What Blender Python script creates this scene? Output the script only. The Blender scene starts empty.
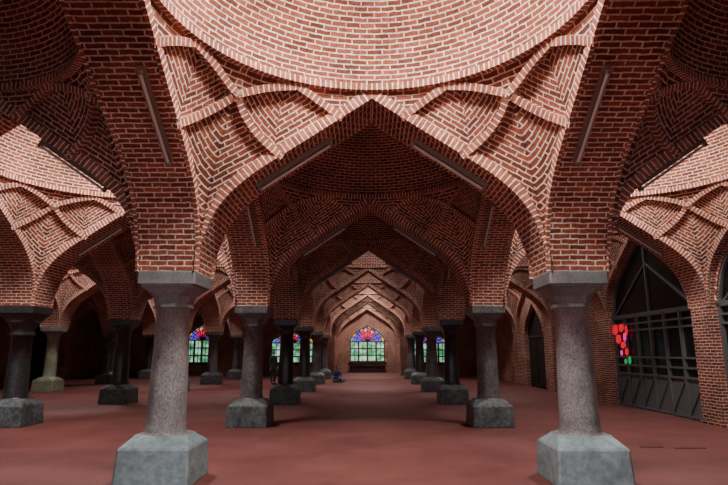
import bpy, bmesh, math, random
from mathutils import Vector, Matrix
random.seed(4)
W=5.5; Y0=2.09; S=2.37; HS=W/2-S; SPR=2.71; AR=2.46; ZR=5.32
def row(k): return Y0+W*k
scene=bpy.context.scene
# ------------------------------------------------------------ materials
def newmat(name):
    m=bpy.data.materials.new(name); m.use_nodes=True
    nt=m.node_tree; b=nt.nodes['Principled BSDF']
    return m,nt,b
def N(nt,t,**k):
    n=nt.nodes.new(t)
    for a,v in k.items(): setattr(n,a,v)
    return n
def brick_mat(name,bw,rh,ms,c1,c2,cm,bump=0.8,offset=0.5):
    m,nt,b=newmat(name); L=nt.links.new
    uv=N(nt,'ShaderNodeUVMap'); uv.uv_map='UVMap'
    geo=N(nt,'ShaderNodeNewGeometry')
    n0=N(nt,'ShaderNodeTexNoise'); n0.inputs['Scale'].default_value=9; L(geo.outputs['Position'],n0.inputs['Vector'])
    sub=N(nt,'ShaderNodeVectorMath',operation='SUBTRACT'); L(n0.outputs['Color'],sub.inputs[0]); sub.inputs[1].default_value=(.5,.5,.5)
    sc=N(nt,'ShaderNodeVectorMath',operation='SCALE'); L(sub.outputs[0],sc.inputs[0]); sc.inputs['Scale'].default_value=.026
    ad=N(nt,'ShaderNodeVectorMath',operation='ADD'); L(uv.outputs[0],ad.inputs[0]); L(sc.outputs[0],ad.inputs[1])
    br=N(nt,'ShaderNodeTexBrick'); br.offset=offset; br.offset_frequency=2; br.squash=1
    L(ad.outputs[0],br.inputs['Vector'])
    br.inputs['Scale'].default_value=1; br.inputs['Brick Width'].default_value=bw; br.inputs['Row Height'].default_value=rh
    br.inputs['Mortar Size'].default_value=ms; br.inputs['Mortar Smooth'].default_value=.35; br.inputs['Bias'].default_value=-.05
    br.inputs['Color1'].default_value=(*c1,1); br.inputs['Color2'].default_value=(*c2,1); br.inputs['Mortar'].default_value=(*cm,1)
    n1=N(nt,'ShaderNodeTexNoise'); n1.inputs['Scale'].default_value=1.1; n1.inputs['Detail'].default_value=6; L(geo.outputs['Position'],n1.inputs['Vector'])
    mr=N(nt,'ShaderNodeMapRange'); mr.inputs['From Min'].default_value=.3; mr.inputs['From Max'].default_value=.7
    mr.inputs['To Min'].default_value=.65; mr.inputs['To Max'].default_value=1.2; L(n1.outputs['Fac'],mr.inputs['Value'])
    n2=N(nt,'ShaderNodeTexNoise'); n2.inputs['Scale'].default_value=22; n2.inputs['Detail'].default_value=4; L(geo.outputs['Position'],n2.inputs['Vector'])
    mr2=N(nt,'ShaderNodeMapRange'); mr2.inputs['From Min'].default_value=.25; mr2.inputs['From Max'].default_value=.75; mr2.inputs['To Min'].default_value=.6; mr2.inputs['To Max'].default_value=1.4; L(n2.outputs['Fac'],mr2.inputs['Value'])
    mu=N(nt,'ShaderNodeMath',operation='MULTIPLY'); L(mr.outputs[0],mu.inputs[0]); L(mr2.outputs[0],mu.inputs[1])
    vm=N(nt,'ShaderNodeVectorMath',operation='SCALE'); L(br.outputs['Color'],vm.inputs[0]); L(mu.outputs[0],vm.inputs['Scale'])
    L(vm.outputs[0],b.inputs['Base Color']); b.inputs['Roughness'].default_value=.9
    b.inputs['Specular IOR Level'].default_value=.2
    inv=N(nt,'ShaderNodeMath',operation='SUBTRACT'); inv.inputs[0].default_value=1; L(br.outputs['Fac'],inv.inputs[1])
    a2=N(nt,'ShaderNodeMath',operation='MULTIPLY_ADD'); L(n2.outputs['Fac'],a2.inputs[0]); a2.inputs[1].default_value=.6; L(inv.outputs[0],a2.inputs[2])
    bp=N(nt,'ShaderNodeBump'); bp.inputs['Strength'].default_value=bump; bp.inputs['Distance'].default_value=.014
    L(a2.outputs[0],bp.inputs['Height']); L(bp.outputs[0],b.inputs['Normal'])
    return m
C1=(.33,.088,.048); C2=(.13,.036,.024); CM=(.74,.58,.49)
M_BR=brick_mat('red_brick',.23,.071,.0108,C1,C2,CM)
M_HD=brick_mat('brick_header',.076,.5,.0115,(.44,.15,.09),(.26,.08,.055),(.88,.74,.65),offset=0)
def stone_mat(name,c1,c2,scale=40,rough=.55,big=.6,stretch=1,lo=.38,hi=.64,bump=.5):
    m,nt,b=newmat(name); L=nt.links.new
    geo=N(nt,'ShaderNodeNewGeometry')
    mp=N(nt,'ShaderNodeMapping'); mp.inputs['Scale'].default_value=(1,1,stretch); L(geo.outputs['Position'],mp.inputs[0])
    n=N(nt,'ShaderNodeTexNoise'); n.inputs['Scale'].default_value=scale; n.inputs['Detail'].default_value=6; n.inputs['Roughness'].default_value=.75
    L(mp.outputs[0],n.inputs['Vector'])
    r=N(nt,'ShaderNodeValToRGB'); r.color_ramp.elements[0].position=lo; r.color_ramp.elements[1].position=hi
    r.color_ramp.elements[0].color=(*c1,1); r.color_ramp.elements[1].color=(*c2,1); L(n.outputs['Fac'],r.inputs[0])
    n2=N(nt,'ShaderNodeTexNoise'); n2.inputs['Scale'].default_value=3; n2.inputs['Detail'].default_value=5; L(geo.outputs['Position'],n2.inputs['Vector'])
    mr=N(nt,'ShaderNodeMapRange'); mr.inputs['From Min'].default_value=.3; mr.inputs['From Max'].default_value=.7; mr.inputs['To Min'].default_value=big; mr.inputs['To Max'].default_value=1.15; L(n2.outputs['Fac'],mr.inputs['Value'])
    vm=N(nt,'ShaderNodeVectorMath',operation='SCALE'); L(r.outputs[0],vm.inputs[0]); L(mr.outputs[0],vm.inputs['Scale'])
    L(vm.outputs[0],b.inputs['Base Color']); b.inputs['Roughness'].default_value=rough
    bp=N(nt,'ShaderNodeBump'); bp.inputs['Strength'].default_value=bump; bp.inputs['Distance'].default_value=.01; L(n.outputs['Fac'],bp.inputs['Height']); L(bp.outputs[0],b.inputs['Normal'])
    return m
M_GRAN=stone_mat('grey_granite',(.12,.115,.115),(.42,.40,.39),55,.5,.65,.5,.36,.68,.45)
M_CAP=stone_mat('capital_stone',(.12,.115,.12),(.25,.24,.24),25,.55,.7,1,.3,.7,.35)
M_MID=stone_mat('charcoal_stone',(.045,.042,.043),(.18,.168,.165),28,.4,.6,.5)
M_PLI=stone_mat('plinth_stone',(.19,.255,.27),(.33,.42,.435),9,.7,.75)
M_DARK=stone_mat('dark_basalt',(.012,.012,.014),(.065,.06,.06),30,.3)
M_DPL=stone_mat('dark_plinth_stone',(.06,.07,.073),(.16,.185,.19),12,.6)
M_GRN=stone_mat('greenish_stone',(.17,.20,.13),(.34,.39,.26),20,.6)
def flat(name,c,rough=.6,metal=0,emit=0):
    m,nt,b=newmat(name); b.inputs['Base Color'].default_value=(*c,1); b.inputs['Metallic'].default_value=metal
    n=N(nt,'ShaderNodeTexNoise'); n.inputs['Scale'].default_value=18
    mr=N(nt,'ShaderNodeMapRange'); mr.inputs['To Min'].default_value=max(rough-.1,0); mr.inputs['To Max'].default_value=min(rough+.1,1)
    nt.links.new(n.outputs['Fac'],mr.inputs['Value']); nt.links.new(mr.outputs[0],b.inputs['Roughness'])
    if emit: b.inputs['Emission Color'].default_value=(*c,1); b.inputs['Emission Strength'].default_value=emit
    return m
M_METAL=flat('grey_metal',(.15,.155,.16),.45,.2)
M_PANEL=flat('grey_sheet_metal',(.15,.16,.165),.5,.2)
M_GLASS=flat('dark_glass',(.008,.009,.010),.2)
M_TUBE=flat('fluorescent_tube',(.6,.56,.52),.4)
M_FIX=flat('fixture_enamel',(.22,.17,.14),.5)
M_WOOD=flat('brown_wood',(.06,.028,.02),.6)
M_DWOOD=flat('dark_wood',(.018,.012,.011),.6)
M_SKYFILL=flat('skylight_and_fill_glass',(.9,.95,1),.3,0,4)  # glowing disc for skylit domes and for oculi added as fill light
G_={}
for nm,c,e in [('red',(.8,.015,.02),1.6),('magenta',(.65,.02,.25),1.5),('purple',(.22,.03,.6),1.5),('blue',(.04,.08,.7),1.6),('yellow',(1,.45,.02),1.6),('orange',(1,.15,.015),1.6),('cyan',(.08,.45,.6),1.2),('green_reflection',(.03,.4,.12),.8)]:
    G_[nm]=flat('stained_glass_'+nm,c,.2,0,e*.85)
M_RREF=flat('red_glass_reflection',(.8,.008,.03),.3,0,.8)
def pane_mat():
    m,nt,b=newmat('garden_daylight_glass'); L=nt.links.new
    geo=N(nt,'ShaderNodeNewGeometry'); n=N(nt,'ShaderNodeTexNoise'); n.inputs['Scale'].default_value=2.2; n.inputs['Detail'].default_value=6; L(geo.outputs['Position'],n.inputs['Vector'])
    r=N(nt,'ShaderNodeValToRGB'); r.color_ramp.elements[0].position=.42; r.color_ramp.elements[1].position=.68
    r.color_ramp.elements[0].color=(.06,.32,.12,1); r.color_ramp.elements[1].color=(.6,1,.8,1); L(n.outputs['Fac'],r.inputs[0])
    L(r.outputs[0],b.inputs['Emission Color']); b.inputs['Emission Strength'].default_value=.95; L(r.outputs[0],b.inputs['Base Color']); b.inputs['Roughness'].default_value=.2
    return m
M_PANE=pane_mat()
def floor_mat():
    m,nt,b=newmat('red_carpet'); L=nt.links.new
    geo=N(nt,'ShaderNodeNewGeometry')
    n=N(nt,'ShaderNodeTexNoise'); n.inputs['Scale'].default_value=.8; n.inputs['Detail'].default_value=9; n.inputs['Roughness'].default_value=.7; L(geo.outputs['Position'],n.inputs['Vector'])
    n3=N(nt,'ShaderNodeTexNoise'); n3.inputs['Scale'].default_value=60; n3.inputs['Detail'].default_value=4; L(geo.outputs['Position'],n3.inputs['Vector'])
    mx=N(nt,'ShaderNodeMath',operation='MULTIPLY_ADD'); L(n3.outputs['Fac'],mx.inputs[0]); mx.inputs[1].default_value=.5; L(n.outputs['Fac'],mx.inputs[2])
    r=N(nt,'ShaderNodeValToRGB'); r.color_ramp.elements[0].position=.5; r.color_ramp.elements[1].position=1.0
    r.color_ramp.elements[0].color=(.12,.036,.032,1); r.color_ramp.elements[1].color=(.235,.08,.072,1); L(mx.outputs[0],r.inputs[0])
    L(r.outputs[0],b.inputs['Base Color']); b.inputs['Roughness'].default_value=.6; b.inputs['Specular IOR Level'].default_value=.3
    bp=N(nt,'ShaderNodeBump'); bp.inputs['Strength'].default_value=.4; bp.inputs['Distance'].default_value=.012; L(n3.outputs['Fac'],bp.inputs['Height']); L(bp.outputs[0],b.inputs['Normal'])
    return m
M_FLOOR=floor_mat()
# ------------------------------------------------------------ mesh builder
class MB:
    def __init__(s): s.v=[]; s.f=[]; s.uv=[]; s.m=[]; s.sm=[]
    def quad(s,pts,uvs=None,mat=0,smooth=False):
        i=len(s.v); s.v+= [tuple(p) for p in pts]; s.f.append(tuple(range(i,i+len(pts))))
        s.uv.append(uvs if uvs else [(0,0)]*len(pts)); s.m.append(mat); s.sm.append(smooth)
    def box(s,a,b,mat=0):
        x0,y0,z0=a; x1,y1,z1=b
        def q(p,uv): s.quad(p,uv,mat)
        q([(x0,y0,z0),(x1,y0,z0),(x1,y0,z1),(x0,y0,z1)],[(x0,z0),(x1,z0),(x1,z1),(x0,z1)])
        q([(x1,y1,z0),(x0,y1,z0),(x0,y1,z1),(x1,y1,z1)],[(x1,z0),(x0,z0),(x0,z1),(x1,z1)])
        q([(x0,y1,z0),(x0,y0,z0),(x0,y0,z1),(x0,y1,z1)],[(y1,z0),(y0,z0),(y0,z1),(y1,z1)])
        q([(x1,y0,z0),(x1,y1,z0),(x1,y1,z1),(x1,y0,z1)],[(y0,z0),(y1,z0),(y1,z1),(y0,z1)])
        q([(x0,y0,z1),(x1,y0,z1),(x1,y1,z1),(x0,y1,z1)],[(x0,y0),(x1,y0),(x1,y1),(x0,y1)])
        q([(x0,y1,z0),(x1,y1,z0),(x1,y0,z0),(x0,y0,z0)],[(x0,y1),(x1,y1),(x1,y0),(x0,y0)])
    def bar(s,p,q,w,h,mat=0,up=(0,0,1)):
        p=Vector(p);q=Vector(q);d=(q-p).normalized();sd=d.cross(Vector(up)).normalized();u=sd.cross(d)
        A=[p+sd*a*w/2+u*b*h/2 for a,b in((-1,-1),(1,-1),(1,1),(-1,1))];B=[x+(q-p) for x in A]
        for k in range(4): s.quad([A[k],A[(k+1)%4],B[(k+1)%4],B[k]],None,mat)
        s.quad(A[::-1],None,mat); s.quad(B,None,mat)
    def mesh(s,name,mats,merge=True):
        me=bpy.data.meshes.new(name); me.from_pydata(s.v,[],s.f)
        ul=me.uv_layers.new(name='UVMap')
        for fi,p in enumerate(me.polygons):
            p.material_index=s.m[fi]; p.use_smooth=s.sm[fi]
            for j in range(p.loop_total): ul.data[p.loop_start+j].uv=s.uv[fi][j]
        for m in mats: me.materials.append(m)
        if merge:
            bm=bmesh.new(); bm.from_mesh(me); bmesh.ops.remove_doubles(bm,verts=bm.verts,dist=.0004); bm.to_mesh(me); bm.free()
        return me
def add(name,me,loc=(0,0,0),rot=(0,0,0),parent=None):
    o=bpy.data.objects.new(name,me); scene.collection.objects.link(o); o.location=loc; o.rotation_euler=rot
    if parent: o.parent=parent
    return o
# ------------------------------------------------------------ arch profile
AP=[(2.3,-.15),(2.3,0),(2.28,.2),(2.2,.47),(2.1,.74),(1.94,.99),(1.73,1.21),(1.48,1.41),(1.15,1.635),(.81,1.865),(.4,2.145),(0,2.42),(-.4,2.69)]
AP=[(x*S/2.3,z*AR/2.42) for x,z in AP]
def cr(p0,p1,p2,p3,t):
    return tuple(.5*((2*b)+(-a+c)*t+(2*a-5*b+4*c-d)*t*t+(-a+3*b-3*c+d)*t**3) for a,b,c,d in zip(p0,p1,p2,p3))
dense=[]
for i in range(1,len(AP)-2):
    for k in range(8): dense.append(cr(AP[i-1],AP[i],AP[i+1],AP[i+2],k/8))
dense.append((0,AR))
cum=[0]
for a,b in zip(dense,dense[1:]): cum.append(cum[-1]+math.dist(a,b))
NA=54
def at_len(l):
    for i in range(len(cum)-1):
        if cum[i+1]>=l-1e-9:
            t=(l-cum[i])/(cum[i+1]-cum[i]); a,b=dense[i],dense[i+1]
            return (a[0]+(b[0]-a[0])*t,a[1]+(b[1]-a[1])*t)
    return dense[-1]
HALF=[at_len(cum[-1]*i/NA) for i in range(NA+1)]
HALF[0]=(S,0); HALF[-1]=(0,AR)
HALF=[(min(x,S),z) for x,z in HALF]
def za(u):
    u=abs(u)
    for a,b in zip(HALF,HALF[1:]):
        if b[0]<=u<=a[0]+1e-9:
            if a[0]-b[0]<1e-6: return SPR+b[1]
            t=(a[0]-u)/(a[0]-b[0]); return SPR+a[1]+(b[1]-a[1])*t
    return SPR
RR=2.32
def zat(z,t):
    cz=z+.62*(ZR-z); return (1-t)**2*z+2*t*(1-t)*cz+t*t*ZR
def surf(u,z,t,mirror,off=0):
    th=math.atan2(u,S); re=math.hypot(u,S)
    cr_=re-.42*(re-RR)
    a=(1-t)**2;b=2*t*(1-t);c=t*t
    r=a*re+b*cr_+c*RR; zz=zat(z,t)
    r+=off
    x,y=r*math.cos(th),r*math.sin(th)
    return Vector((y,x,zz)) if mirror else Vector((x,y,zz))
def tof(u,z):
    z0=za(u) if u<S-1e-3 else SPR
    if z<=z0: return 0
    lo,hi=0,1
    for _ in range(30):
        m=(lo+hi)/2
        if zat(z0,m)<z: lo=m
        else: hi=m
    return lo
uD,uE=1.26,.42
zB,zP,uP=4.97,5.25,1.15
DB=[(uD,za(uD)),(S,zB)]
CURV=[(S,zB),(2.1,zB+.08),(1.8,zB+.16),(1.5,zB+.225),(uP,zP),(.9,5.165),(.66,5.045),(uE,za(uE))]
def inpoly(x,y,P):
    c=False;n=len(P)
    for i in range(n):
        x1,y1=P[i];x2,y2=P[(i+1)%n]
        if (y1>y)!=(y2>y) and x<(x2-x1)*(y-y1)/(y2-y1)+x1: c=not c
    return c
SMALL=CURV+[(uE,za(uE)-.5),(uD,za(uD)-.5),(uD,za(uD))]
def region(u,z):
    if u>uD and z<DB[0][1]+(u-uD)*(zB-DB[0][1])/(S-uD): return 1
    if inpoly(u,z,SMALL): return 2
    return 0
def build_bay(oculus):
    mb=MB(); NT=32
    def rot(p,k):
        c,s=[(1,0),(0,1),(-1,0),(0,-1)][k]; return Vector((p[0]*c-p[1]*s,p[0]*s+p[1]*c,p[2]))
    for q in range(4):
        for mir in (0,1):
            for i in range(NA):
                (u0,z0),(u1,z1)=HALF[i],HALF[i+1]
                for j in range(NT):
                    t0,t1=j/NT,(j+1)/NT
                    zc=(zat(SPR+z0,(t0+t1)/2)+zat(SPR+z1,(t0+t1)/2))/2
                    rg=region((u0+u1)/2,zc)
                    def dsp(u,z,t):
                        if t<=0 or t>=1: return 0
                        return {0:0,1:.045,2:.05}[region(u,zat(SPR+z,t))]
                    pts=[surf(u,SPR+z,t,mir,dsp(u,z,t)) for u,z,t in((u0,z0,t0),(u1,z1,t0),(u1,z1,t1),(u0,z0,t1))]
                    uvs=[]
                    for p,(u,t) in zip(pts,((u0,t0),(u1,t0),(u1,t1),(u0,t1))):
                        th=math.atan2(u,S)
                        if rg==0: uvs.append((th*2.4,p.z*1.05))
                        elif rg==1:
                            a=abs(p.x-p.y)*.7071; w=p.z*1.08
                            an=math.radians(-40); uvs.append((a*math.cos(an)-w*math.sin(an),a*math.sin(an)+w*math.cos(an)))
                        else:
                            a=(u-1.35)*1.0; w=p.z*1.1
                            right=(u0+u1)/2>1.35
                            an=math.radians(-35 if right else 35)
                            uvs.append((a*math.cos(an)-w*math.sin(an),a*math.sin(an)+w*math.cos(an)))
                    pts=[rot(p,q) for p in pts]
                    if mir: pts=pts[::-1];uvs=uvs[::-1]
                    mb.quad(pts[::-1],uvs[::-1],0)
            sgn=-1 if mir else 1
            for i in range(NA):
                (u0,z0),(u1,z1)=HALF[i],HALF[i+1]; l0=cum[-1]*i/NA; l1=cum[-1]*(i+1)/NA
                P=[(S,sgn*u0,SPR+z0),(S,sgn*u1,SPR+z1),(W/2,sgn*u1,SPR+z1),(W/2,sgn*u0,SPR+z0)]
                mb.quad([rot(p,q) for p in P],[(HS,l0),(HS,l1),(0,l1),(0,l0)],0)
            D=.05; pr=[]
            for i in range(NA+1):
                a=HALF[max(i-1,0)];b=HALF[min(i+1,NA)]
                tx,tz=b[0]-a[0],b[1]-a[1]; l=math.hypot(tx,tz); nx,nz=tz/l,-tx/l
                u,z=HALF[i]
                T=.15
                if i==NA: ou,oz=0,z+T*1.15
                else: ou,oz=u+nx*T,z+nz*T
                if ou>S: ou=S
                pr.append((u,z,ou,oz))
            for i in range(NA):
                l0=cum[-1]*i/NA; l1=cum[-1]*(i+1)/NA
                u0,z0,a0,b0=pr[i];u1,z1,a1,b1=pr[i+1]
                x=S-D
                def P(u,z,xx): return rot((xx,sgn*u,SPR+z),q)
                mb.quad([P(u0,z0,x),P(u1,z1,x),P(a1,b1,x),P(a0,b0,x)],[(l0,.1),(l1,.1),(l1,.25),(l0,.25)],1)
                mb.quad([P(u0,z0,x),P(u1,z1,x),P(u1,z1,S),P(u0,z0,S)],[(l0,.1),(l1,.1),(l1,.14),(l0,.14)],1)
                mb.quad([P(a0,b0,x),P(a1,b1,x),P(a1,b1,S+.02),P(a0,b0,S+.02)],[(l0,.1),(l1,.1),(l1,.14),(l0,.14)],1)
            def rib(path,w=.10,h=.045):
                pts=[]
                for (a0,t0),(a1,t1) in zip(path,path[1:]):
                    n=max(3,int(math.hypot(a1-a0,t1-t0)/.09))
                    for k in range(n):
                        f=k/n; pts.append((a0+(a1-a0)*f,t0+(t1-t0)*f))
                pts.append(path[-1])
                P=[];Nn=[]
                for u,z in pts:
                    u=min(u,S*.9999); p=surf(u,za(u),tof(u,z),mir); P.append(p)
                    Nn.append(Vector((-p.x,-p.y,-.9)).normalized())
                L=0; prev=None
                for i,p in enumerate(P):
                    tg=(P[min(i+1,len(P)-1)]-P[max(i-1,0)]).normalized()
                    sd=Nn[i].cross(tg).normalized()
                    ring=[p-sd*w/2-Nn[i]*.06,p-sd*w/2+Nn[i]*h,p+sd*w/2+Nn[i]*h,p+sd*w/2-Nn[i]*.06]
                    ring=[rot(x,q) for x in ring]
                    if i: L2=L+(p-P[i-1]).length
                    if prev:
                        vv=[.1,.14,.24,.28]
                        for k in range(3):
                            mb.quad([prev[k],prev[k+1],ring[k+1],ring[k]],[(L,vv[k]),(L,vv[k+1]),(L2,vv[k+1]),(L2,vv[k])],1)
                        L=L2
                    prev=ring
            rib(DB); rib(CURV)
    NS=96
    prof=[(S+.04,ZR-.05),(RR-.06,ZR-.05),(RR-.06,ZR+.05),(RR-.02,ZR+.06)]
    for k in range(NS):
        a0=2*math.pi*k/NS;a1=2*math.pi*(k+1)/NS
        for j in range(3):
            (r0,z0),(r1,z1)=prof[j],prof[j+1]
            P=lambda a,r,z:(r*math.cos(a),r*math.sin(a),z)
            l0,l1=a0*S,a1*S
            mb.quad([P(a0,r0,z0),P(a1,r0,z0),P(a1,r1,z1),P(a0,r1,z1)],[(l0,.1+j*.1),(l1,.1+j*.1),(l1,.2+j*.1),(l0,.2+j*.1)],1,False)
    ND=26; HD=1.75; emax=math.radians(90 if not oculus else 76); ln=0
    for j in range(ND):
        e0=emax*j/ND;e1=emax*(j+1)/ND
        r0,z0=(RR-.02)*math.cos(e0),ZR+.05+HD*math.sin(e0); r1,z1=(RR-.02)*math.cos(e1),ZR+.05+HD*math.sin(e1)
        dl=math.hypot(r1-r0,z1-z0)
        kk=1 if r0>1.5 else (.6 if r0>.8 else .3)
        for k in range(NS):
            a0=2*math.pi*k/NS;a1=2*math.pi*(k+1)/NS
            P=lambda a,r,z:(r*math.cos(a),r*math.sin(a),z)
            mb.quad([P(a1,r0,z0),P(a0,r0,z0),P(a0,r1,z1),P(a1,r1,z1)],[(a1*S*kk,ln),(a0*S*kk,ln),(a0*S*kk,ln+dl),(a1*S*kk,ln+dl)],0,True)
        ln+=dl
    if oculus:
        ro=(RR-.02)*math.cos(emax); zo=ZR+.05+HD*math.sin(emax)
        for k in range(32):
            a0=2*math.pi*k/32;a1=2*math.pi*(k+1)/32
            mb.quad([(0,0,zo+.3),(ro*math.cos(a0),ro*math.sin(a0),zo+.3),(ro*math.cos(a1),ro*math.sin(a1),zo+.3)],None,2)
            mb.quad([(ro*math.cos(a0),ro*math.sin(a0),zo-.02),(ro*math.cos(a1),ro*math.sin(a1),zo-.02),(ro*math.cos(a1),ro*math.sin(a1),zo+.3),(ro*math.cos(a0),ro*math.sin(a0),zo+.3)],None,3)
    return mb.mesh('brick_vault_mesh',[M_BR,M_HD,M_SKYFILL,M_METAL])
ME_BAY=build_bay(False); ME_OC=build_bay(True)
LIT={(0,0):520,(-1,1):430,(1,1):380,(0,5):300,(0,4):80,(0,3):60,(-1,3):90,(-2,3):260,(-1,4):150,(1,4):150,(0,-1):300,(-3,2):220,(1,2):70,(0,7):320,(-2,5):180,(-2,1):150,(0,6):80,(1,3):60}  # skylights of the bright domes, plus others added to brighten dark aisles and niche
for i in range(-3,2):
    for j in range(-1,8):
        if j==7 and i!=0: continue
        loc=(i*W,row(j)+W/2,0)
        lit=(i,j) in LIT
        add('brick_vault',ME_OC if lit else ME_BAY,loc)
        if lit:
            ld=bpy.data.lights.new('skylight_and_fill',type='AREA'); ld.shape='DISK'; ld.size=1.0; ld.energy=LIT[(i,j)]; ld.color=(1,.97,.93)
            lo=bpy.data.objects.new('skylight_and_fill_lamp',ld); scene.collection.objects.link(lo); lo.location=(loc[0],loc[1],ZR+.05+1.75-.05)
# ------------------------------------------------------------ columns
def sect(hw,c,z,kind='sq'):
    if kind=='sq':
        c=min(c,hw*.5858); a=hw-c
        base=[(hw,-a),(hw,a),(a,hw),(-a,hw),(-hw,a),(-hw,-a),(-a,-hw),(a,-hw)]
    else:
        base=[(hw*math.cos(math.radians(-22.5+45*k)),hw*math.sin(math.radians(-22.5+45*k))) for k in range(8)]
        if kind=='r':
            out=[]
            for k in range(24):
                p=base[k//3];q=base[(k//3+1)%8];f=(k%3)/3
                a=math.radians(-22.5+15*k); x=p[0]+(q[0]-p[0])*f;y=p[1]+(q[1]-p[1])*f
                out.append(((x+hw*math.cos(a))/2,(y+hw*math.sin(a))/2,z))
            return out
    out=[]
    for k in range(8):
        p=base[k];q=base[(k+1)%8]
        for f in (0,1/3,2/3): out.append((p[0]+(q[0]-p[0])*f,p[1]+(q[1]-p[1])*f,z))
    return out
def column_mesh(name,secs,mats):
    mb=MB()
    rings=[(sect(h,c,z*.986,k),m) for (z,h,c,k,m) in secs]
    for (A,_),(B,m) in zip(rings,rings[1:]):
        for k in range(24):
            l=(k+1)%24
            mb.quad([A[k],A[l],B[l],B[k]],None,m, m==1)
    mb.quad(rings[0][0][::-1],None,0); mb.quad(rings[-1][0],None,2)
    return mb.mesh(name,mats)
def secs(kind='a'):
    s=[(0,.465,.02,'sq',0),(.02,.47,.025,'sq',0),(.45,.45,.03,'sq',0),(.48,.435,.045,'sq',0),(.58,.355,.17,'sq',0),(.605,.34,.18,'sq',0),
       (.605,.27,0,'r',1),(.65,.275,0,'r',1),(.68,.262,0,'r',1),(.76,.256,0,'r',1),(1.4,.242,0,'r',1),(2.26,.218,0,'r',1)]
    if kind=='a':
        s+=[(2.26,.24,0,'r',2),(2.28,.26,0,'r',2),(2.32,.257,0,'r',2),(2.34,.23,.1,'sq',2),(2.43,.255,.13,'sq',2),(2.53,.33,.05,'sq',2),(2.55,.355,.03,'sq',2),(2.58,.36,.03,'sq',2),(2.58,.39,.02,'sq',2),(2.735,.39,.02,'sq',2),(2.765,.375,.02,'sq',2)]
    else:
        s+=[(2.05,.23,0,'r',2),(2.07,.27,0,'r',2),(2.12,.27,0,'r',2),(2.14,.23,0,'r',2),(2.2,.24,0,'r',2),(2.3,.30,0,'r',2),(2.37,.35,0,'r',2),(2.43,.33,.1,'sq',2),(2.5,.36,.1,'sq',2),(2.56,.39,.04,'sq',2),(2.58,.42,.02,'sq',2),(2.74,.42,.02,'sq',2),(2.765,.375,.02,'sq',2)]
    return s
MC_L=column_mesh('col_granite',secs(),[M_PLI,M_GRAN,M_CAP])
MC_D=column_mesh('col_dark',secs(),[M_DPL,M_DARK,M_DARK])
MC_M=column_mesh('col_mid',secs(),[M_DPL,M_MID,M_MID])
MC_B=column_mesh('col_carved',secs('b'),[M_DPL,M_DARK,M_DARK])
MC_G=column_mesh('col_green',secs(),[M_GRN,M_GRN,M_CAP])
choice={(-1,1):MC_L,(0,1):MC_L,(-1,2):MC_M,(0,2):MC_M,(-1,3):MC_D,(0,3):MC_D,(-2,2):MC_B,(-2,3):MC_D,(-3,4):MC_G}
for c in range(-3,1):
    for k in range(-1,7):
        me=choice.get((c,k)) or [MC_M,MC_D,MC_M,MC_M][(c*3+k*5)%4]
        add('stone_column',me,((c+.5)*W,row(k),0))
# ------------------------------------------------------------ floor & walls
XR=W*1.5; XL=-W*3.5; XRW=XR-.22
mb=MB(); mb.quad([(XL-.5,-12,0),(XR+.6,-12,0),(XR+.6,row(8)+.4,0),(XL-.5,row(8)+.4,0)]); add('floor',mb.mesh('floor',[M_FLOOR]))
m=MB(); m.box((4.75,10.15,0),(5.15,10.175,.01)); m.box((5.3,10.05,0),(5.85,10.075,.01)); add('floor_cable_cover',m.mesh('floor_cable_cover',[M_DWOOD]))
WH=5.35
def arch_outline(hw,zp,rise):
    half=[(x/S*hw,zp+z/AR*rise) for x,z in HALF[::3]]
    if half[-1][0]!=0: half.append((0,zp+rise))
    return [(-x,z) for x,z in half]+[(x,z) for x,z in half[::-1][1:]]
def wall_opening(mb,x0,x1,hole,y=0,depth=.4):
    def Q(a,b,c,d): mb.quad([(a,y,c),(b,y,c),(b,y,d),(a,y,d)],[(a,c),(b,c),(b,d),(a,d)],0)
    if not hole: Q(x0,x1,0,WH); return
    xc,hw,zs,zp,rise=hole
    Q(x0,xc-hw,0,WH); Q(xc+hw,x1,0,WH)
    if zs>0: Q(xc-hw,xc+hw,0,zs)
    pts=arch_outline(hw,zp,rise)
    for (a,za_),(b,zb_) in zip(pts,pts[1:]):
        a+=xc;b+=xc
        if b-a<1e-5: continue
        mb.quad([(a,y,za_),(b,y,zb_),(b,y,WH),(a,y,WH)],[(a,za_),(b,zb_),(b,WH),(a,WH)],0)
    loop=[(-hw,zs)]+pts+[(hw,zs)]
    l=0
    for (a,c),(b,d) in zip(loop,loop[1:]+loop[:1]):
        L=math.hypot(b-a,d-c)
        if L<1e-6: continue
        mb.quad([(a+xc,y,c),(b+xc,y,d),(b+xc,y+depth,d),(a+xc,y+depth,c)],[(0,l),(0,l+L),(depth,l+L),(depth,l)],0); l+=L
    for (a,c),(b,d) in zip(pts,pts[1:]):
        k=1.09
        def o(x,z): return (x*k+xc,y-.03,zp+(z-zp)*k+.04)
        mb.quad([(a+xc,y-.03,c),(b+xc,y-.03,d),o(b,d),o(a,c)],[(a*1.3,.1),(b*1.3,.1),(b*1.3,.24),(a*1.3,.24)],1)
def wall_obj(name,segs,loc,rz,piers,pd=HS):
    m=MB()
    for a,b,h in segs: wall_opening(m,a,b,h)
    for px in piers:
        m.box((px-HS,-pd,0),(px+HS,0,SPR),0)
        m.box((px-HS-.04,-pd-.04,0),(px+HS+.04,0,.1),0)
    return add(name,m.mesh(name,[M_BR,M_HD]),loc,(0,0,rz))
WIN=(0,1.45,.84,2.5,1.37)
yF=row(7)
wall_obj('wall_far_left',[(-W*3.5,-W*2.5,None),(-W*2.5,-W*1.5,(-2*W-1.2,1.1,.84,2.5,1.2)),(-W*1.5,-W*.5,(-W,1.6,.84,2.3,.8))],(0,yF,0),0,[-W*3.5,-W*2.5,-W*1.5,-W*.5])
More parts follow.
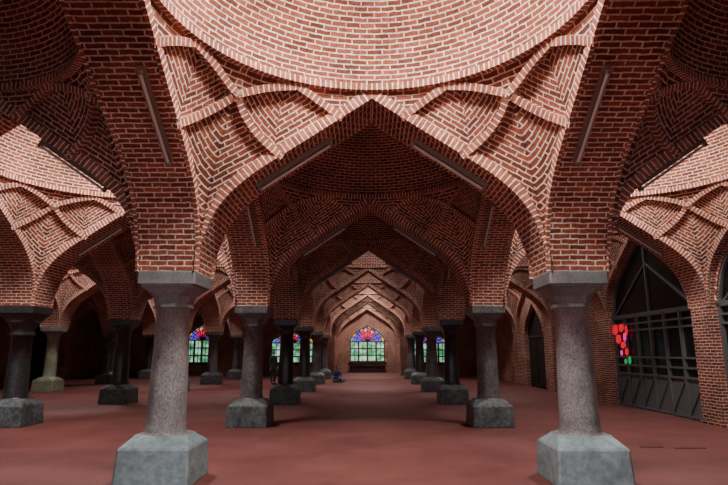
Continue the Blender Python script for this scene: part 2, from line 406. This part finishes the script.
wall_obj('wall_far_right',[(W*.5,W*1.5,(W-.9,1.2,.84,2.3,.8))],(0,yF,0),0,[W*.5,W*1.5])
wall_obj('wall_far',[(-W*.5,W*.5,WIN)],(0,row(8),0),0,[-W*.5,W*.5])
wall_obj('wall_niche_left',[(0,W,None)],(-W*.5,row(7),0),math.pi/2,[])
wall_obj('wall_niche_right',[(-W,0,None)],(W*.5,row(7),0),-math.pi/2,[])
segs=[]
for j in range(-1,7):
    a,b=-row(j+1),-row(j); c=(a+b)/2
    if j in(1,2): segs.append((a,b,(c,2.3,0,SPR,2.36)))
    elif j==4: segs.append((a,b,(c,1.5,0,2.4,1.6)))
    else: segs.append((a,b,None))
wall_obj('wall_right',segs,(XRW,0,0),-math.pi/2,[-row(k) for k in range(-1,7)],HS-.22+.0)
segs=[]
for j in range(-1,7):
    a,b=row(j),row(j+1); c=(a+b)/2
    segs.append((a,b,(c,1.4,0,2.3,1.5) if j in(3,5) else None))
wall_obj('wall_left',segs,(XL,0,0),math.pi/2,[row(k) for k in range(-1,7)])
# ------------------------------------------------------------ windows
def window(name,hw,zs,zp,rise,loc,rz=0):
    m=MB(); mats=[M_WOOD,M_PANE]+[G_[k] for k in('red','magenta','purple','blue','yellow','orange','cyan')]
    n=4; zt=zp-.05
    for k in range(n):
        a=-hw+2*hw*k/n; b=-hw+2*hw*(k+1)/n
        m.quad([(a,.02,zs),(b,.02,zs),(b,.02,zt),(a,.02,zt)],None,1)
    pts=arch_outline(hw,zp,rise); cx,cz=0,zp
    def outer(a):
        dx,dz=math.cos(a),math.sin(a); best=None
        for (x0,z0),(x1,z1) in zip(pts,pts[1:]):
            ex,ez=x1-x0,z1-z0; den=dx*ez-dz*ex
            if abs(den)<1e-9: continue
            t=((x0)*ez-(z0-cz)*ex)/den; s=((x0)*dz-(z0-cz)*dx)/den
            if t>0 and -1e-6<=s<=1+1e-6: best=t if best is None else max(best,t)
        return best or hw
    NSG=10
    for k in range(NSG):
        for sub in range(4):
            a0=math.pi*(k+sub/4)/NSG;a1=math.pi*(k+(sub+1)/4)/NSG
            a0=max(a0,.002);a1=min(a1,math.pi-.002)
            R0,R1=outer(a0),outer(a1)
            fr=[0,.32,.66,.86,1.0]
            cols=[[5,2],[2,3],[3,6] if 2<k<7 else [5,4],[6,5]]
            if k in(0,1,8,9): cols=[[6,5],[4,5],[5,4],[6,8]]
            for r in range(4):
                f0,f1=fr[r],fr[r+1]; c=cols[r][k%2]
                P=lambda a,R:(cx+R*math.cos(a),.02,cz+R*math.sin(a))
                m.quad([P(a0,R0*f0),P(a0,R0*f1),P(a1,R1*f1),P(a1,R1*f0)] if f0>0 else [P(a0,0),P(a0,R0*f1),P(a1,R1*f1)],None,c)
                if r<3: m.bar(P(a0,R0*f1),P(a1,R1*f1),.05,.05,0,(0,1,0))
        if k: 
            a=math.pi*k/NSG; m.bar((0,0,zp),(outer(a)*math.cos(a),0,zp+outer(a)*math.sin(a)),.06,.06,0,(0,1,0))
    for k in range(n+1):
        x=-hw+2*hw*k/n; w=.08 if k in(0,n) else .065
        m.box((x-w,-.05,zs),(x+w,.06,zp),0)
    for k in range(n):
        x=-hw+2*hw*(k+.5)/n; m.box((x-.02,-.03,zs),(x+.02,.05,zp),0)
    for z in (zs+.04,zs+(zp-zs)*.33,zs+(zp-zs)*.66,zp): m.box((-hw,-.035,z-.045),(hw,.05,z+.045),0)
    for p,q in zip(pts,pts[1:]): 
        if math.dist(p,q)>1e-5: m.bar((p[0],0,p[1]),(q[0],0,q[1]),.12,.09,0,(0,1,0))
    m.box((-hw-.12,-.35,zs-.08),(hw+.12,.1,zs),0)
    return add(name,m.mesh(name,mats,False),loc,(0,0,rz))
window('window_1',1.45,.84,2.5,1.37,(0,row(8)+.25,0))
window('window_2',1.6,.84,2.3,.8,(-W,yF+.25,0))
window('window_3',1.1,.84,2.5,1.2,(-2*W-1.2,yF+.25,0))
window('window_4',1.2,.84,2.3,.8,(W-.9,yF+.25,0))
m=MB(); m.box((-1.5,0,0),(1.5,.35,.12)); m.box((-1.45,.03,.12),(1.45,.33,.5)); m.box((-1.5,-.02,.5),(1.5,.36,.56))
add('low_cabinet',m.mesh('low_cabinet',[M_DWOOD]),(0,row(8)-.45,0))
# ------------------------------------------------------------ glazed doors in right wall
def glazed(name,yc,red):
    m=MB(); hw=2.3; ms=[M_METAL,M_GLASS,M_PANEL,M_RREF,G_['magenta'],G_['green_reflection']]
    pts=arch_outline(hw,SPR,2.36)
    for (a,c),(b,d) in zip(pts,pts[1:]):
        if b-a>1e-5: m.quad([(a,.03,1.0),(b,.03,1.0),(b,.03,d),(a,.03,c)],None,1)
        m.bar((a,0,c),(b,0,d+1e-5),.08,.07,0,(0,1,0))
    n=6
    for k in range(n):
        a=-hw+2*hw*k/n;b=-hw+2*hw*(k+1)/n
        m.box((a+.04,.0,.08),(b-.04,.04,1.0),2)
        m.bar((a+.05,-.02,.15),(b-.05,-.02,.95),.03,.03,0,(0,1,0))
    for k in range(n+1):
        x=-hw+2*hw*k/n; m.box((x-.035,-.05,0),(x+.035,.05,2.75),0)
    for z in(.05,1.0,1.25,1.5,2.3,2.5): m.box((-hw,-.04,z-.025),(hw,.05,z+.025),0)
    m.box((-hw,-.05,2.68),(hw,.05,2.8),0)
    m.box((-.03,-.03,SPR),(.03,.04,za(0)-.1),0)
    m.bar((-hw,0,SPR),(0,0,SPR+1.5),.04,.04,0,(0,1,0)); m.bar((hw,0,SPR),(0,0,SPR+1.5),.04,.04,0,(0,1,0))
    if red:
        # irregular leaf-shaped patches: stained-glass reflection put in as glowing colour
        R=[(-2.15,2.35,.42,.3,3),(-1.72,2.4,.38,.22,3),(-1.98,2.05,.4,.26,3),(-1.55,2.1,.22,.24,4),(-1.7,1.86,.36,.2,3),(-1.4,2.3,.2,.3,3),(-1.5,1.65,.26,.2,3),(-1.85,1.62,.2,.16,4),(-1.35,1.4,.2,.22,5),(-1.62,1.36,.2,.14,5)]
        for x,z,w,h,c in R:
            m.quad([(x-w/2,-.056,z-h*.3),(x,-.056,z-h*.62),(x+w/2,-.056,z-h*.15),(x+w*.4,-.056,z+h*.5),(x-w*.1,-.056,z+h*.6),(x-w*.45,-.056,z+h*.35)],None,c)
    return add(name,m.mesh(name,ms,False),(XRW+.05,yc,0),(0,0,-math.pi/2))
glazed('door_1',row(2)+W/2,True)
glazed('door_2',row(1)+W/2,False)
def wood_door(name,loc,rz,hw,zp,rise):
    m=MB(); pts=arch_outline(hw,zp,rise)
    for (a,c),(b,d) in zip(pts,pts[1:]):
        if b-a>1e-5: m.quad([(a,.05,0),(b,.05,0),(b,.05,d),(a,.05,c)],None,0)
        m.bar((a,0,c),(b,0,d+1e-5),.08,.1,1,(0,1,0))
    for s in(-1,1):
        m.box((min(0,s*hw)+.02,0,0.01),(max(0,s*hw)-.02,.05,zp),0)
        for z0,z1 in((.2,1.0),(1.15,zp-.15)):
            c=s*hw/2; m.box((c-hw*.33,-.03,z0),(c+hw*.33,.01,z1),0)
    m.box((-hw,-.04,zp-.05),(hw,.05,zp+.05),1)
    return add(name,m.mesh(name,[M_DWOOD,M_WOOD],False),loc,(0,0,rz))
wood_door('door_3',(XRW+.2,row(4)+W/2,0),-math.pi/2,1.5,2.4,1.6)
wood_door('door_4',(XL-.2,row(3)+W/2,0),math.pi/2,1.4,2.3,1.5)
wood_door('door_5',(XL-.2,row(5)+W/2,0),math.pi/2,1.4,2.3,1.5)
# ------------------------------------------------------------ fluorescent fixtures
m=MB()
m.box((-.63,-.04,.02),(.63,.04,.075),0); m.box((-.63,-.05,-.0),(.63,.05,.02),0)
for s in(-1,1): m.box((s*.61-.02,-.03,-.06),(s*.61+.02,.03,.0),0)
for k in range(10):
    a0=2*math.pi*k/10;a1=2*math.pi*(k+1)/10;r=.02
    m.quad([(-.6,r*math.cos(a0),-.035+r*math.sin(a0)),(.6,r*math.cos(a0),-.035+r*math.sin(a0)),(.6,r*math.cos(a1),-.035+r*math.sin(a1)),(-.6,r*math.cos(a1),-.035+r*math.sin(a1))],None,1,True)
ME_F=m.mesh('fluorescent_fixture',[M_FIX,M_TUBE])
sl=math.atan2(za(.65)-za(1.6),.95); zc=(za(.65)+za(1.6))/2-.085
def fix(x,y,along,side):
    o=add('fluorescent_fixture',ME_F)
    if along=='x': o.location=(x+side*1.125,y,zc); o.rotation_euler=(0,side*sl,0)
    else: o.location=(x,y+side*1.125,zc); o.rotation_euler=(0,side*sl,math.pi/2)
for k in(1,2,3,4):
    for s in(-1,1): fix(0,row(k),'x',s)
for k in(1,2):
    for s in(-1,1): fix(-W,row(k),'x',s); fix(W,row(k),'x',s)
for j in(0,1,2):
    for sx in(-1,1):
        for s in((1,-1) if j else (1,)): fix(sx*(W/2-.2),row(j)+W/2,'y',s)
# ------------------------------------------------------------ people
M_COAT=flat('dark_coat',(.025,.03,.045),.8); M_SKIN=flat('skin',(.45,.25,.18),.5); M_HAIR=flat('dark_hair',(.02,.015,.012),.6)
M_BLUE=flat('blue_coat',(.05,.09,.2),.8); M_SHOE=flat('black_shoe',(.01,.01,.01),.5)
def skin(name,V,E,R,mat,parent,sub=2):
    me=bpy.data.meshes.new(name); me.from_pydata(V,E,[]); me.materials.append(mat)
    o=add(name,me,parent=parent)
    md=o.modifiers.new('Skin','SKIN'); md.use_smooth_shade=True
    if not me.skin_vertices: return o
    for i,r in enumerate(R): me.skin_vertices[0].data[i].radius=(r,r) if not isinstance(r,tuple) else r
    me.skin_vertices[0].data[0].use_root=True
    o.modifiers.new('Sub','SUBSURF').levels=sub; o.modifiers['Sub'].render_levels=sub
    return o
def head(parent,c):
    bm=bmesh.new(); bmesh.ops.create_uvsphere(bm,u_segments=20,v_segments=14,radius=.1)
    for v in bm.verts:
        v.co.x*=.80; v.co.z*=1.18
        if v.co.z<-.03: v.co.x*=1+ (v.co.z+.03)*3.5; v.co.y-=.01
        if abs(v.co.x)<.02 and v.co.y<-.07 and -.04<v.co.z<.0: v.co.y-=.02
    me=bpy.data.meshes.new('head'); bm.to_mesh(me); bm.free(); me.materials.append(M_SKIN)
    for p in me.polygons: p.use_smooth=True
    add('head',me,c,parent=parent)
    bm=bmesh.new(); bmesh.ops.create_uvsphere(bm,u_segments=20,v_segments=14,radius=.108)
    for v in list(bm.verts): v.co.x*=.84; v.co.z*=1.16
    bmesh.ops.delete(bm,geom=[v for v in bm.verts if v.co.y<-.03 and v.co.z<.055 or v.co.z<-.07],context='VERTS')
    me=bpy.data.meshes.new('hair'); bm.to_mesh(me); bm.free(); me.materials.append(M_HAIR); add('hair',me,c,parent=parent)
    f=MB()
    for s in(-1,1):
        f.box((s*.03-.012,-.098,.0),(s*.03+.012,-.088,.012),0); f.box((s*.08-.008,-.01,-.03),(s*.08+.008,.02,.03),1)
    f.box((-.025,-.098,-.058),(.025,-.088,-.05),0)
    add('face_features',f.mesh('face',[M_HAIR,M_SKIN]),c,parent=parent)
def hand(parent,w,d,k):
    w=Vector(w);d=Vector(d).normalized();sd=Vector((0,1,0)).cross(d).normalized(); fw=Vector((0,-1,0))
    V=[w,w+d*.05,w+d*.09];E=[(0,1),(1,2)];R=[.026,.032,.03]
    for i,(o,l) in enumerate(((-.03,.07),(-.01,.08),(.01,.075),(.03,.06))):
        b=len(V); V+=[w+d*.085+fw*o,w+d*(.085+l*.5)+fw*o+sd*.008*k,w+d*(.085+l)+fw*o*1.1+sd*.025*k]; E+=[(2,b),(b,b+1),(b+1,b+2)];R+=[.01,.009,.007]
    b=len(V);V+=[w+d*.04+fw*.035,w+d*.075+fw*.06];E+=[(1,b),(b,b+1)];R+=[.011,.009]
    skin('hand',[tuple(v) for v in V],E,R,M_SKIN,parent,1)
def stander(name,loc,rz,coat):
    e=bpy.data.objects.new(name,None); scene.collection.objects.link(e); e.location=loc; e.rotation_euler=(0,0,rz)
    V=[(0,0,.92),(0,0,1.1),(0,0,1.28),(0,0,1.40),(0,-.01,1.48),(.17,0,1.38),(.24,.02,1.12),(.25,-.05,.88),(-.17,0,1.38),(-.24,.02,1.12),(-.25,-.05,.88),
       (.09,0,.86),(.11,-.04,.48),(.12,.06,.09),(-.09,0,.86),(-.10,.03,.48),(-.12,-.04,.09)]
    E=[(0,1),(1,2),(2,3),(3,4),(3,5),(5,6),(6,7),(3,8),(8,9),(9,10),(0,11),(11,12),(12,13),(0,14),(14,15),(15,16)]
    R=[(.15,.12),(.14,.11),(.17,.12),(.13,.1),(.055,.055),(.07,.07),(.052,.052),(.038,.038),(.07,.07),(.052,.052),(.038,.038),(.095,.1),(.065,.065),(.05,.05),(.095,.1),(.065,.065),(.05,.05)]
    skin('body',V,E,R,coat,e)
    head(e,(0,-.02,1.61))
    hand(e,(.25,-.05,.88),(.02,-.05,-1),-1); hand(e,(-.25,-.05,.88),(-.02,-.05,-1),1)
    skin('shoe_1',[(.12,.08,.045),(.12,-.04,.045),(.12,-.14,.035)],[(0,1),(1,2)],[.045,.045,.035],M_SHOE,e)
    skin('shoe_2',[(-.12,-.02,.045),(-.12,-.14,.045),(-.12,-.24,.035)],[(0,1),(1,2)],[.045,.045,.035],M_SHOE,e)
    return e
stander('standing_person',(-4.95,29.2,0),.9,M_COAT)
def sitter(name,loc,rz,coat):
    e=bpy.data.objects.new(name,None); scene.collection.objects.link(e); e.location=loc; e.rotation_euler=(0,0,rz)
    V=[(0,0,.13),(0,-.03,.32),(0,-.07,.48),(0,-.09,.58),(0,-.1,.66),(.17,-.08,.56),(.23,-.14,.34),(.14,-.32,.24),(-.17,-.08,.56),(-.23,-.14,.34),(-.14,-.32,.24),
       (.14,-.05,.11),(.36,-.32,.12),(.02,-.42,.07),(-.14,-.05,.11),(-.36,-.32,.12),(-.04,-.36,.07)]
    E=[(0,1),(1,2),(2,3),(3,4),(3,5),(5,6),(6,7),(3,8),(8,9),(9,10),(0,11),(11,12),(12,13),(0,14),(14,15),(15,16)]
    R=[(.14,.12),(.14,.11),(.16,.12),(.13,.1),(.055,.055),(.07,.07),(.052,.052),(.04,.04),(.07,.07),(.052,.052),(.04,.04),(.1,.1),(.07,.07),(.05,.05),(.1,.1),(.07,.07),(.05,.05)]
    skin('body',V,E,R,coat,e); head(e,(0,-.13,.79))
    hand(e,(.14,-.32,.24),(-.3,-.8,-.25),1); hand(e,(-.14,-.32,.24),(.3,-.8,-.25),1)
    return e
sitter('seated_person',(-1.75,31,0),.6,M_BLUE)
# ------------------------------------------------------------ world & camera
w=bpy.data.worlds.new('sky'); scene.world=w; w.use_nodes=True
bg=w.node_tree.nodes['Background']; bg.inputs[0].default_value=(.80,.89,1,1); bg.inputs[1].default_value=1.45
cam=bpy.data.cameras.new('camera'); cam.lens=26.95; cam.sensor_width=36; cam.clip_start=.05
co=bpy.data.objects.new('camera',cam); scene.collection.objects.link(co); co.location=(-.08,0,1.65); co.rotation_euler=(math.radians(90+11.36),0,math.radians(.25))
scene.camera=co
